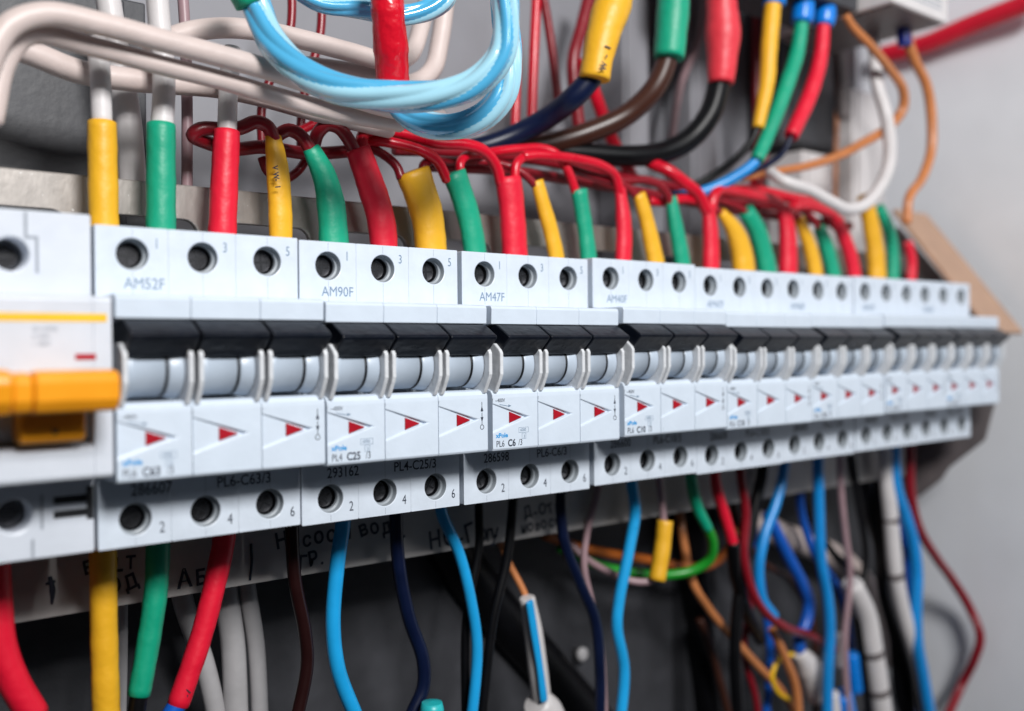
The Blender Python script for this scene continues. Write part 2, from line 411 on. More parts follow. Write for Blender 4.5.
for i, o in enumerate(brk):
    hs, hl = [q for q in kids(o) if q.name.startswith('terminal_housing')]
    if min(v.co.z for v in hs.data.vertices) < 0: hs, hl = hl, hs
    cv = next(q for q in kids(o) if q.name.startswith('front_cover'))
    for k in range(3):
        text(str(2*k+1), k*PW+13.9, -.03, 33.6, 2.6, 'ink_pale', hs, .75)
        text(str(2*k+2), k*PW+14.4, -.03, -36.0, 2.8, 'ink', hl, .75)
    text(CODE[i], 6.6, -.03, 23.6, 2.8, 'ink_pale', hs, .88)
    text(PART[i], 7.6, -.03, -26.3, 2.9, 'ink', hl, .84, .03)
    ty, am = TYPE[i]
    text('%s-%s/3' % (ty, am), PW+11.6, -.03, -26.3, 2.8, 'ink', hl, .9, .03)
    text('~400V', 1.0, -14.53, -5.9-1.0, 1.15, 'ink', cv, .85)
    text('xPole', 1.2, -14.53, -17.3, 1.35, 'ink_blue', cv, 1.05, .06)
    text(ty, 1.2, -14.53, -20.0, 1.9, 'ink', cv, .8); text(am, 5.6, -14.53, -20.05, 2.1, 'ink', cv, .85, .07); text('/3', 5.6+2.0*len(am)-.3*(len(am)-2), -14.53, -20.0, 1.9, 'ink', cv, .8)
    text('6000', 10.4, -14.53, -15.9, .95, 'ink_pale', cv, .85); text('3', 11.6, -14.53, -17.9, .95, 'ink_pale', cv, 1)
    m = MB()
    def frame(x0, x1, z0, z1, w=.1):
        m.box(x0, x1, -14.53, -14.4, z1-w, z1); m.box(x0, x1, -14.53, -14.4, z0, z0+w)
        m.box(x0, x0+w, -14.53, -14.4, z0+w, z1-w); m.box(x1-w, x1, -14.53, -14.4, z0+w, z1-w)
    frame(9.8, 13.6, -16.3, -14.7); frame(11.0, 12.6, -18.2, -16.45)
    m.prismz([(2.6, -7.45), (5.9, -8.1), (5.9, -8.3), (2.6, -7.65)], -14.53, -14.4); m.prismz([(5.9, -7.7), (7.0, -8.1), (5.9, -8.5)], -14.54, -14.4)
    m.build('printed_symbol', 'ink_pale', cv)
    m = MB(); bx = 2*PW+15.2
    m.box(bx-.1, bx+.1, -14.53, -14.4, -9.6, -6.6); m.prismz([(bx-.5, -9.3), (bx+.5, -9.3), (bx, -7.8)], -14.54, -14.4); m.prismz([(bx-.5, -11.0), (bx, -12.5), (bx+.5, -11.0)], -14.54, -14.4)
    m.box(bx-.1, bx+.1, -14.53, -14.4, -13.2, -9.8)
    for q in range(16):
        a0, a1 = 2*math.pi*q/16, 2*math.pi*(q+1)/16
        m.prismz([(bx+r*math.cos(a), -13.9+r*math.sin(a)) for r, a in ((.75, a0), (.75, a1), (.55, a1), (.55, a0))], -14.53, -14.4)
    m.build('printed_symbol', 'ink', cv)

# ------------------------------------------------------------------ residual current switch on the left
rc = empty('residual_current_switch', (-46.2, -1, 0)); tag(rc, 'white switch with wide orange lever and yellow stripe', 'safety switch')
def rl(o): o.location = -rc.location; return o
m = MB(); XR = -10.6
for i in range(2):
    x0, x1 = ((XR-36, XR-25.8), (XR-25.7, XR))[i]
    for sg in (1, -1):
        za, zb = (21.2, 40.6) if sg > 0 else (-37.9, -20.2)
        cx = (-41.6, -27.6)[i]; cz = 30.6 if sg > 0 else -27.9
        lp = circle(cx, cz, 3.75); m.ring(x0, x1, za, zb, -1, lp, (cx, cz)); m.extr(lp, -1, 11); m.face([(p[0], 11, p[1]) for p in lp], 1)
        for q in (((x0, za), (x1, za)), ((x1, za), (x1, zb)), ((x1, zb), (x0, zb)), ((x0, zb), (x0, za))):
            (a, b), (c, d) = q; m.face([(a, -1, b), (a, 43, b), (c, 43, d), (c, -1, d)])
        m.face([(x0, 43, za), (x1, 43, za), (x1, 43, zb), (x0, 43, zb)])
hs = rl(m.build('terminal_housing', ['rcd', 'groove'], rc, bevel=.5))
m = MB()
m.box(-22.6, -21.9, -1.06, 0, 26.5, 34.2); m.box(-24.8, -21.9, -1.05, 0, 34.2, 34.9); m.box(-24.9, -24.2, -1.06, 0, 34.9, 40.2)
m.box(-22.2, -21.6, -1.06, 0, -31.5, -23.6); m.box(-24.2, -23.6, -1.06, 0, -37.6, -33.5)
m.build('mould_step', 'ink_grey', hs)
m = MB(); m.box(-19.4, -10.75, -1.1, 2, -26.1, -24.4); m.box(-19.4, -10.75, -1.1, 2, -29.4, -27.7); m.box(-12.2, -10.7, -1.12, 2, -30.3, -22.6)
m.build('side_slot', 'groove', hs)
for cx, cz in ((-27.6, 30.6), (-27.6, -27.9)):
    m = MB(); m.disc_y(cx, cz, [(10, 3.3), (5.5, 3.3), (5, 2.9)], 24); s_ = rl(m.build('terminal_screw', 'screw', rc))
    m = MB(); m.box(cx-2.5, cx+2.5, 4.95, 5.6, cz-.4, cz+.4); m.build('screw_slot', 'groove', s_)
m = MB()
prof = [(43, -19.3), (43, 20.6), (-14.8, 21.0), (-15.7, 20.6), (-16, 19.8), (-16, 0.4), (-8, -.6), (-3, -1), (-3, -11.5), (-13.0, -11.3), (-15.4, -11.9), (-16, -13), (-16, -18.2), (-15.7, -18.9), (-14.8, -19.2)]
m.prism(prof, XR-36, XR-4)
m.prism([(43, -19.3), (43, 20.6), (-14.8, 21.0), (-15.7, 20.6), (-16, 19.8), (-16, -18.2), (-15.7, -18.9), (-14.8, -19.2)], XR-3.99, XR)
cv = rl(m.build('front_cover', 'rcd', rc, bevel=.15))
m = MB(); m.box(XR-36, XR-1.1, -16.1, -15.5, 15.2, 17.0); m.build('yellow_stripe', 'stripe', cv)
m = MB(); m.box(-18.4, -14.1, -16.12, -15.5, 6.9, 8.2); m.build('indicator_window', 'flag', cv)
for z, s_ in ((13.2, 'IΔn 0,03A'), (11.6, 'In 63A'), (10.0, '~ 400V')): text(s_, -27.0, -16.12, z, 1.0, 'ink_grey', cv, .9)
m = MB(); m.lathe_x([(XR-34, 6.0), (XR-6.6, 6.0)], -8, -5.6, 36); rl(m.build('lever_barrel', 'barrel', rc))
m = MB()
m.prism([(-22, 3.6), (-27, 5.0), (-30.5, 4.6), (-31.6, 2.6), (-31.5, -1.2), (-30.0, -3.6), (-25, -4.0), (-21.5, -2.4)], XR-19.6, XR-3.0)
m.prism([(-22, 3.8), (-27, 5.4), (-31.3, 5.0), (-32.4, 2.8), (-31.9, -1.2), (-30.0, -3.7), (-25, -4.1), (-21.5, -2.5)], XR-46, XR-23.6)
m.prism([(-22, 3.5), (-27, 4.7), (-30.3, 4.3), (-31.3, 2.4), (-31.2, -1.1), (-29.8, -3.4), (-25, -3.9), (-21.5, -2.3)], XR-23.5, XR-19.7)
m.prism([(-13.0, 3.2), (-22.2, 3.5), (-21.7, -2.5), (-20.6, -4.6), (-20.2, -9.4), (-19.2, -10.6), (-14, -10.6), (-10, -6)], -30.5, -17.4)
lv = rl(m.build('orange_lever', 'lever', rc, bevel=.8, seg=3))
text('0', -24.4, -20.35, -8.6, 2.2, 'ink', lv, .8, .1)

# ------------------------------------------------------------------ wires
WIRE_Y = 27.0
def pp(pts, Y):
    return [at(p[0], p[1], p[2] if len(p) > 2 else Y) for p in pts]
def seg_mesh(mb, pts, wd, Y, **k):
    P = pp(pts, Y); n = len(P)
    if isinstance(wd, (list, tuple)):
        idx = [i*(len(wd)-1)/(n-1) for i in range(n)]
        ws = [wd[int(a)]+(wd[min(int(a)+1, len(wd)-1)]-wd[int(a)])*(a-int(a)) for a in idx]
        R = [a*.5*depth(p)/F_PX for a, p in zip(ws, P)]
    else: R = wd*.5*depth(P[n//2])/F_PX
    mb.tube(P, R, **k); return P
def wire(name, label, cat, segs, group=None):
    """segs: (part name, material, px width, pixel path, depth Y[, options])"""
    if len(segs) == 1:
        _, mt, wd, pts, Y = segs[0][:5]; mb = MB(); P = seg_mesh(mb, pts, wd, Y, **(segs[0][5] if len(segs[0]) > 5 else {}))
        return tag(mb.build(name, mt, origin=P[0]), label, cat, group)
    root = None
    for sg in segs:
        nm, mt, wd, pts, Y = sg[:5]; mb = MB(); P = seg_mesh(mb, pts, wd, Y, **(sg[5] if len(sg) > 5 else {}))
        if root is None: root = tag(empty(name, P[0]), label, cat, group)
        mb.build(nm, mt, root, origin=root.location/S)
    return root
SL = 'marker_sleeve'; RW = 'jumper_lead'; SO = dict(capdome=.1, wob=.025)
def fl(f): return dict(capdome=.1, wob=.025, flat=f)
G1 = 'sleeved wires in the top terminals'
def top(pole, col, place, sleeve_w, path, leads, flat=.75, Y=WIRE_Y):
    mt = {'yellow': 'sl_yellow', 'green': 'sl_green', 'red': 'sl_red'}[col]
    lab = '%s sleeve over a %s, %s' % (col, pole, place)
    (bx, by) = path[0]
    path = [(bx+.3, by+26)]+path
    leads = [(l[0], l[1], l[2]*(1.04 if l[0] == RW else 1))+tuple(l[3:]) for l in leads]
    sleeve_w = [q*(1.0 if bx < 240 else 1.1) for q in sleeve_w]
    return wire('sleeved_wire', lab, 'wire', [(SL, mt, sleeve_w, path, Y, fl(flat))]+leads, G1)
B1 = 'white wire'; RJ = 'red jumper wire'
top(B1, 'yellow', 'leftmost at the top terminals', [29, 29, 28], [(104, 235), (103, 180), (102, 122)], [('conductor', 'white', 20, [(102, 124), (101, 95), (100, 70), (96, 40)], 27.0)], .95)
top(B1, 'green', 'between yellow and red at the first breaker', [29, 29, 28], [(161, 240), (161, 180), (161, 124)], [('conductor', 'white', 22, [(162, 128), (164, 90), (163, 60), (159, 20), (156, -20)], 27.0)], .95)
top(B1, 'red', 'third sleeve from the left at the top', [29, 28, 26], [(222, 245), (224, 190), (227, 131)], [('conductor', 'white', 19, [(227, 134), (228, 100), (229, 80), (232, 50)], 27.0)], .95)
top(RJ, 'yellow', 'slim with faint black marks, second breaker', [20, 22, 23, 15], [(281, 250), (280, 205), (277, 165), (273, 136)],
    [(RW, 'darkred', 14, [(350, 151, 36), (326, 153, 37), (303, 153, 38), (262, 147, 37), (232, 149, 36), (203, 141, 34), (193, 135, 32), (201, 129, 31), (222, 129, 30.5), (240, 128, 29), (256, 122, 28), (268, 127, 27), (274, 140, 27)], 30)])
top(RJ, 'green', 'bulging at its foot, second breaker', [30, 28, 26, 17], [(334, 245), (331, 205), (325, 178), (311, 148)],
    [(RW, 'darkred', 13, [(268, 146, 33), (277, 136, 31), (289, 130, 29), (301, 136, 27.5), (311, 151, 27)], 27)])
top(RJ, 'red', 'broad and leaning, right of the bulging green one', [26, 27, 28, 24], [(384, 245), (380, 215), (369, 180), (358, 149)],
    [(RW, 'darkred', 13, [(314, 145, 34), (318, 133, 31), (327, 125, 29), (339, 128, 27.5), (350, 142, 27), (355, 152, 27)], 27)])
top(RJ, 'yellow', 'broadest of the yellow ones, third breaker', [30, 31, 33, 34], [(431, 250), (427, 215), (420, 192), (413, 172)],
    [(RW, 'darkred', 9, [(368, 146, 33), (387, 157, 30), (397, 167, 28), (401, 178, 27)], 27), (RW, 'darkred', 9, [(425, 178, 27), (423, 167, 27), (430, 161, 29), (452, 161, 33), (475, 161, 35)], 27)])
top(RJ, 'green', 'flat topped with two leads, third breaker', [22, 23, 23, 24], [(475, 252), (470, 222), (462, 195), (454, 173)],
    [(RW, 'red', 10.5, [(364, 141, 33), (380, 141, 30), (393, 143, 28), (419, 150, 26), (437, 161, 26), (447, 180, 27)], 27), (RW, 'red', 9, [(461, 178, 27), (460, 164, 27), (466, 156, 29), (482, 154, 32)], 27)])
top(RJ, 'red', 'broad with a forked top, third breaker', [26, 26, 26, 27], [(515, 258), (513, 225), (511, 200), (508, 178)],
    [(RW, 'red', 11.5, [(363, 150, 27), (362, 138, 28), (368, 131, 30), (385, 130, 31), (405, 134, 30), (438, 143, 27), (463, 144, 25), (484, 151, 25), (496, 166, 26), (501, 184, 27)], 27), (RW, 'red', 9, [(515, 184, 27), (516, 165, 27), (524, 156.5, 27.5)], 27)])
top(RJ, 'yellow', 'slim and leaning, fourth breaker', [17, 16, 16, 13], [(557, 262), (551, 232), (544, 207), (537, 181)],
    [(RW, 'darkred', 8, [(475, 161, 35), (496, 163, 33), (511, 167, 30), (524, 174, 28), (536, 186, 27)], 27)])
top(RJ, 'green', 'straight and slim, fourth breaker', [18, 17, 16, 17], [(589, 263), (586, 235), (583, 215), (579, 190)],
    [(RW, 'red', 9, [(482, 154, 33), (500, 151, 33), (519, 149, 32), (542, 148.5, 31), (556, 154, 29), (567, 169, 27.5), (577, 196, 27)], 27)])
top(RJ, 'red', 'tapering to its lead, fourth breaker', [16, 17, 17, 11], [(623, 266), (624, 235), (623, 215), (620, 188)],
    [(RW, 'red', 10, [(524, 156.5, 27), (536, 155, 26), (550, 156, 25), (574, 159, 25), (602, 166, 25.5), (615, 176, 26.5), (620, 194, 27)], 27)])
top(RJ, 'yellow', 'slim, between the tapering red and a green one', [20, 18, 16, 14], [(656, 266), (651, 240), (646, 218), (639, 194)],
    [(RW, 'darkred', 8, [(564, 165, 33), (575, 170, 32), (589, 175, 31), (614, 182, 29), (628, 188, 28), (640, 200, 27)], 27)])
top(RJ, 'green', 'slim, left of the forked red, fifth breaker', [18, 17, 16, 12], [(683, 268), (679, 243), (675, 222), (671, 197)],
    [(RW, 'darkred', 8.5, [(600, 178, 33), (623, 181, 31), (644, 180, 29), (659, 185, 27.5), (668, 196, 27), (671, 206, 27)], 27)])
top(RJ, 'red', 'forked like a Y, fifth breaker', [19, 18, 17, 13], [(711, 271), (711, 245), (710, 225), (708, 204)],
    [(RW, 'red', 12, [(622, 151, 46), (640, 157, 40), (653, 164, 35), (669, 171, 30), (684, 182, 28), (698, 194, 27), (707, 212, 27)], 27), (RW, 'red', 9, [(650, 201, 33), (662, 202, 32), (683, 199, 30), (699, 201, 29)], 27),
     (RW, 'red', 11, [(711, 210, 27), (713, 198, 27), (719, 190, 27), (733, 191, 27), (756, 196, 27), (770, 199, 27)], 27)])
top(RJ, 'yellow', 'wide and bent like a banana, sixth breaker', [24, 24, 22, 9], [(744, 273), (741, 250), (734, 230), (721, 212)], [(RW, 'darkred', 7, [(704, 201, 31), (712, 206, 29), (723, 216, 27)], 27)])
top(RJ, 'green', 'wide and arched, sixth breaker', [20, 20, 20, 17], [(768, 275), (763, 250), (757, 230), (746, 211)], [(RW, 'darkred', 7, [(716, 199, 31), (728, 203, 29), (738, 207, 28), (748, 214, 27)], 27)])
top(RJ, 'red', 'thick and upright, sixth breaker', [20, 20, 19, 15], [(788, 276), (788, 250), (787, 228), (784, 206)],
    [(RW, 'red', 11, [(768, 198, 27), (776, 202, 27), (785, 212, 27)], 27), (RW, 'red', 11, [(787, 214, 27), (794, 207, 27), (804, 205, 27), (818, 208, 27), (832, 214, 27)], 27)])
top(RJ, 'yellow', 'slim and arched, seventh breaker', [17, 16, 15, 11], [(816, 278), (811, 252), (806, 236), (799, 219)], [(RW, 'darkred', 6, [(790, 205, 30), (796, 212, 28), (800, 224, 27)], 27)])
top(RJ, 'green', 'short and leaning, seventh breaker', [16, 16, 16, 13], [(834, 279), (829, 256), (825, 242), (819, 228)], [(RW, 'darkred', 6, [(803, 211, 30), (812, 217, 28), (820, 232, 27)], 27)])
top(RJ, 'red', 'leaning right beside the white hose, seventh breaker', [15, 15, 15, 13], [(855, 280), (850, 254), (845, 240), (837, 220)], [(RW, 'red', 10, [(824, 210, 28), (832, 214, 27), (838, 225, 27)], 27)])
top('far wire', 'yellow', 'tall, crossed by the white hose at the right', [21, 20, 19, 16], [(877, 281), (875, 250), (871, 225), (864, 196)], [])
top('far wire', 'green', 'rightmost of the green ones by the beige plate', [14, 14, 13, 12], [(893, 281), (893, 255), (889, 230), (879, 208)], [])
top('dark red wire', 'red', 'last in the row', [11, 11, 10], [(911, 282), (912, 262), (908, 242)], [])
P = at(277, 162, WIRE_Y-4.6)
mk = [o for o in bpy.data.objects if o.get('label', '').startswith('yellow sleeve over a red jumper wire, slim with')][0]
for k, ch in enumerate('VW-1'):
    q = skin(272.5+k*.9, 166+k*6.5, WIRE_Y-1.2, 22); text(ch, q.x-mk.location.x/S, q.y-mk.location.y/S, q.z-mk.location.z/S, 1.5, 'ink', mk, .9, .08, -math.pi/2+.1, -.6)

def one(name, label, cat, mt, wd, pts, Y, group=None, **k): return wire(name, label, cat, [('', mt, wd, pts, Y, k)], group)
# cream cables at the top left
G2 = 'cream cables at the top left'
one('cream_cable', 'uppermost cream cable curving in from the left edge', 'cable', 'cream', 23, [(-26, 130), (-14, 70), (8, 27), (45, 14), (100, 24), (160, 40), (220, 56), (270, 70), (330, 90), (385, 107), (440, 118)], 8, G2)
one('cream_cable', 'cream cable pressed against the underside of the uppermost one', 'cable', 'cream', 20, [(-8, 120, 14), (6, 60, 14), (30, 34, 14), (90, 46, 14), (160, 65, 13), (220, 80, 13), (275, 96, 13), (335, 112, 14), (400, 124, 16)], 13, G2)
one('cream_cable', 'lowest cream cable passing just above the first sleeves', 'cable', 'cream', 23, [(-20, 34, 36), (0, 42, 36), (31, 53, 36), (77, 71, 37), (124, 79, 37), (170, 83, 37), (217, 87, 36), (262, 96, 33), (320, 112, 28), (390, 128, 25)], 36, G2)
one('cream_cable', 'cream cable turning upward beside the red taped one', 'cable', 'cream', 19, [(150, 50, 30), (182, 34, 30), (220, 28, 30), (262, 31, 30), (300, 39, 30), (350, 52, 30), (390, 62, 31), (410, 55, 33), (420, 30, 35), (430, -14, 36)], 30, G2)
one('cream_cable', 'cream cable rising behind the blue loop, right of its twin', 'cable', 'cream', 19, [(300, 66, 38), (360, 74, 38), (410, 84, 38), (432, 70, 39), (440, 40, 40), (447, -14, 41)], 38, G2)
one('white_cable', 'thick whitish cable hanging behind yellow and green sleeves', 'cable', 'white', [24, 26, 27], [(106, -15), (116, 50), (127, 115), (134, 200)], 50)
one('white_cable', 'thin whitish cable between the green and red sleeves', 'cable', 'mauve', 11, [(182, -15), (185, 30), (187, 100), (187, 200)], 48)
# sky-blue stranded cables
SK = dict(n=132, lobes=6, amp=.15, twist=.05, strands=True)
t = wire('twisted_cable', 'thick sky-blue twisted cable hanging in a wide loop', 'cable', [('cable_jacket', ['sky', 'sky_highlight'], [30, 31, 32, 30, 27], [(252, -8, 6), (259, 12, 5), (271, 40, 2), (296, 67, -3), (333, 87, -9), (388, 96, -17), (438, 95, -25), (475, 83, -31), (500, 57, -35), (506, 30, -36), (505, -24, -37)], 0, SK),
     ('marker_sleeve', 'sl_green', 42, [(240, -26, 6), (255, 1, 6)], 6, dict(capdome=.1))])
one('twisted_cable', 'second sky-blue twisted cable, the lower loop', 'cable', ['sky', 'sky_highlight'], [26, 28, 29, 27], [(388, 84, 0), (402, 109, -3), (426, 124, -8), (457, 126, -13), (485, 115, -18), (503, 94, -21), (509, 60, -22), (505, 20, -21), (500, -24, -20)], 10, **SK)
one('twisted_cable', 'short sky-blue twisted cable at the top edge behind red tape', 'cable', ['sky', 'sky_highlight'], [20, 22, 22, 20], [(296, -12, 8), (320, 2, 7), (360, 8, 5), (400, 15, 3), (428, 10, 0), (446, -2, -2), (452, -24, -2)], 5, **SK)
one('taped_cable', 'thick cable wrapped in glossy red tape', 'cable', 'tape_red', [32, 34, 35, 34], [(386, -24, -10), (388, 15, -10), (391, 50, -8), (393, 92, -5)], -8, wob=.05)
# heavy cables with coloured ends
t = wire('heavy_cable', 'dark navy cable with yellow end sleeve marked W-1', 'cable', [('cable_jacket', 'navy', [23, 23, 22, 20], [(595, 70, 14), (588, 82, 16), (573, 98, 20), (550, 116, 30), (524, 131, 38), (492, 144, 44), (455, 152, 48)], 20),
     (SL, 'sl_yellow', [31, 31, 36, 40, 33], [(594.5, 79, 13), (597, 62, 12.5), (602, 39, 12), (608, 18, 12), (613, 4, 12), (618, -24, 12)], 12, dict(capdome=.05, wob=.02))])
q0 = t.location/S
for ch, ax, py, r in (('W', 595, 76, 1.32), ('-', 597.5, 63, 1.32), ('1', 599.5, 55, 1.32)):
    A_ = at(ax, py, 12.5); mm = depth(A_)/F_PX; rad_ = 16.2*mm; d_ = 9*mm
    q = A_ + _r*d_ - _f*(math.sqrt(rad_**2-(9*mm)**2)+.9)
    text(ch, q.x-q0.x, q.y-q0.y, q.z-q0.z, 2.3, 'ink', t, .9, .14, r, -.25)
wire('heavy_cable', 'brown cable with turquoise green end sleeve', 'cable', [('cable_jacket', 'brown', [20, 22, 22, 20], [(668, 52, 20), (665, 66, 21), (654, 89, 24), (628, 114, 32), (590, 132, 40), (552, 143, 46), (510, 150, 50)], 20),
     (SL, 'sl_green', [31, 32, 33, 31], [(669, 58, 19), (671, 34, 19), (673, 10, 19), (675, -24, 19)], 19, dict(capdome=.05, wob=.02))])
wire('heavy_cable', 'thick black cable with coral red end sleeve', 'cable', [('cable_jacket', 'black', [22, 23, 22, 20], [(720, 70, 24), (718, 88, 25), (710, 114, 27), (691, 138, 31), (664, 152, 35), (628, 156, 38), (582, 153, 44), (540, 150, 50)], 20),
     (SL, 'sl_coral', [26, 30, 36, 31, 31], [(721, 83, 23), (722, 60, 23), (723, 32, 23), (722, 10, 23), (720, -24, 23)], 23, dict(capdome=.05, wob=.02))])
# trio from the blue ferrules
G3 = 'wires from the blue ferrules'
wire('ferrule_wire', 'yellow sleeved wire hanging from a blue ferrule', 'wire', [(SL, 'sl_yellow', [17, 17, 16, 12], [(773, 2), (769, 49), (767, 82), (758, 128)], 20, SO), ('conductor', 'black', 8, [(760, 120, 20), (752, 140, 22), (738, 157, 26), (712, 176, 34), (690, 188, 40)], 20), ('ferrule', 'ferrule', 23, [(774, 5), (776, -30)], 20, dict(capdome=.1))], G3)
wire('ferrule_wire', 'green sleeved wire with bright blue tail', 'wire', [(SL, 'sl_green', [13, 16, 16, 14], [(803, 14), (797, 53), (787, 84), (775, 117), (757, 160)], 18, SO), ('conductor', 'blue', 11, [(762, 152, 18), (752, 165, 20), (724, 183, 26), (698, 193, 32), (660, 198, 40)], 20), ('ferrule', 'ferrule', [22, 23, 20], [(802, 21), (803, 10), (805, -22)], 18, dict(capdome=.3))], G3)
wire('ferrule_wire', 'red sleeved wire with thin dark tail', 'wire', [(SL, 'sl_red', [13, 15, 16, 15], [(824, 20), (820, 59), (810, 94), (791, 136)], 16, SO), ('conductor', 'navy', 6, [(794, 130, 16), (782, 154, 18), (757, 170, 22), (737, 178, 26), (715, 186, 34)], 20), ('ferrule', 'ferrule', [20, 22, 16], [(824, 24), (825, 15), (827, -16)], 16, dict(capdome=.3))], G3)
# right-hand wires
one('white_hose', 'white hose looping over the far sleeves', 'hose', 'white', [11, 12, 13, 12], [(770, 172, 22), (784, 181, 14), (810, 190, 10), (828, 200, 8), (847, 209, 7), (864, 205, 7), (878, 190, 8), (888, 168, 10), (890, 145, 13), (886, 115, 17), (877, 84, 20), (875, 60, 22), (873, 30, 24)], 10)
one('copper_wire', 'orange-brown wire bending back under the grey block', 'wire', 'copper', [8, 9, 10, 9, 7], [(846, 16, 14), (852, 26, 14), (869, 44, 12), (888, 67, 12), (903, 90, 13), (903, 108, 15), (890, 126, 18), (863, 143, 22), (838, 156, 26), (807, 166, 30), (779, 171, 34), (742, 178, 40)], 12)
wire('copper_wire', 'orange-brown wire in dark blue ferrule dropping to beige plate', 'wire', [('conductor', 'copper', [10, 10, 9], [(906, 30), (909, 44), (916, 63), (926, 84), (931, 112), (931, 150), (922, 178), (909, 198), (907, 222)], 10), ('ferrule', 'ferrule_dark', 14, [(905, 46), (903, 26)], 10, dict(capdome=.1))])
one('copper_wire', 'thin straight orange-brown wire behind the white hose', 'wire', 'copper', 5, [(837, 110), (836, 150), (835, 200)], 60)
A, B = atx(1040, -2, 455), atx(880, 56, 462)
m = MB(); m.tube([A, atx(970, 25, 458), atx(925, 44, 460), B], 5.2); tag(m.build('red_cable', 'sl_red', origin=A), 'thick red cable running along the side wall', 'cable')
# block at the top right
A, B = at(893, 0, -6), at(948, 25, -6); zb = (A.z+B.z)/2
t = empty('contactor', (A.x, -6, zb)); tag(t, 'white device block at the top right corner, seen from below', 'contactor')
m = MB(); m.box(A.x, B.x, -6, 60, zb, zb+60); o = m.build('block_body', 'white', t, bevel=.8); o.location = -t.location
m = MB(); m.box(A.x+2, B.x-2, -4, 58, zb-.6, zb+1); o = m.build('block_underside', 'taupe', t, bevel=.3); o.location = -t.location
m = MB()
for k in range(4): m.box(A.x+8+k*3, B.x-6, -6.06, -5, zb+5+k*2.4, zb+5.9+k*2.4)
o = m.build('printed_line', 'ink_grey', t); o.location = -t.location
A2 = at(735, -2, 10); B2 = at(845, 14, 10)
t = empty('terminal_block', (A2.x, 8, zb)); tag(t, 'dark terminal block holding the three blue ferrules', 'terminal block')
m = MB(); m.box(A2.x, A.x-2, 10, 44, A2.z+13, A2.z+60); o = m.build('block_body', 'dark', t, bevel=.8); o.location = -t.location
for px in (747, 774, 803, 825):
    m = MB(); q = at(px, 5, 20); m.box(q.x-4, q.x+4, 14, 27, A2.z+12.8, A2.z+14)
    o = m.build('wire_entry', 'groove', t, bevel=.3); o.location = -t.location
# beige plate at the row end
A, B = atx(911, 211, 436), atx(1009, 332, 436)
d = (B-A); nrm = Vector((0, d.z, -d.y)).normalized()
t = empty('end_plate', B); tag(t, 'sloping beige plate at the right end of the row', 'bracket')
m = MB(); W = 17.0
def slab(x0, x1, off0, off1):
    vs = [[m.v((x0, q.y, q.z)), m.v((x1, q.y, q.z))] for q in (A+nrm*off0, B+nrm*off0, B+nrm*off1, A+nrm*off1)]
    for i in range(4): m.face([vs[i][0], vs[(i+1) % 4][0], vs[(i+1) % 4][1], vs[i][1]])
    m.face([q[0] for q in vs]); m.face([q[1] for q in vs][::-1])
slab(436-W, 436+W, 0, -2.5); m.build('plate_face', 'board', t, bevel=.5, origin=B)
m = MB(); XW = 427.5
out = [(q.y, q.z) for q in (atx(897, 226, XW), atx(996, 340, XW), atx(994, 402, XW), atx(984, 440, XW), atx(948, 468, XW), atx(940, 480, XW), atx(918, 497, XW), atx(880, 492, XW), atx(866, 300, XW))]
m.prism(out, XW, XW+2); m.build('plate_web', 'taupe', t, bevel=.2, origin=B)
# things behind at the top
G4 = 'red wires hanging behind'
for lab, mt, wd, pts, Y in (
  ('pink-red wire behind, straight, right of the blue loop', 'red', 10, [(537, -15), (534, 50), (531, 140)], 62),
  ('dark red wire behind, leaning, next to the straight one', 'darkred', 9, [(541, -15), (549, 30), (560, 115)], 62),
  ('short red wire seen just under the bend of the blue loop', 'red', 9, [(517, 40), (516, 95), (514, 150)], 66),
  ('dark red wire behind the yellow W-1 sleeve', 'darkred', 13, [(592, -15), (582, 25), (573, 62), (577, 112), (582, 150)], 66),
  ('broad pink-red wire slanting down behind the brown cable', 'red', 13, [(583, 60), (597, 100), (613, 142), (632, 176)], 66),
  ('red wire at the top left, left of its neighbour', 'darkred', 9, [(292, -15), (290, 30), (273, 72), (262, 106), (262, 150)], 58),
  ('red wire at the top left near the red tape', 'darkred', 9, [(322, -15), (320, 35), (306, 85), (301, 122), (301, 150)], 58),
  ('dark red wire falling behind the yellow ferrule wire', 'darkred', 9, [(757, -15), (756, 60), (757, 150)], 62),
  ('thick red wire behind the ferrule tails', 'red', 15, [(764, 118), (761, 150), (757, 182), (755, 215)], 46),
  ('dark red wire running along behind the jumpers, upper one', 'darkred', 10, [(395, 150, 44), (450, 152, 44), (520, 158, 44), (590, 170, 44), (660, 184, 42), (730, 200, 40), (800, 210, 38)], 44),
  ('dark red wire running along behind the jumpers, lower one', 'darkred', 10, [(430, 166, 40), (500, 170, 40), (570, 180, 40), (640, 192, 40), (720, 208, 38), (790, 218, 36), (850, 226, 34)], 40),
  ('red wire dropping from above onto the far jumpers', 'red', 11, [(636, 154, 54), (654, 162, 52), (676, 178, 48), (700, 192, 42), (716, 214, 36)], 50),
  ('pink-red wire crossing above the white hose end', 'red', 11, [(716, 196, 40), (745, 190, 38), (790, 198, 34), (818, 206, 32), (838, 228, 30)], 36),
  ('small pink-red loop between the first jumpers', 'red', 9, [(318, 112), (315, 122), (304, 129), (292, 134)], 50),
  ('dark red lead curling low under the first jumpers', 'darkred', 9, [(262, 158), (268, 172), (284, 179), (298, 171), (308, 157), (318, 148)], 42)):
    one('red_wire', lab, 'wire', mt, wd, pts, Y, G4)
one('brown_wire', 'thin faint brown wire behind the coral sleeve', 'wire', 'mauve', 8, [(707, -15), (700, 35), (681, 84), (670, 150)], 70)
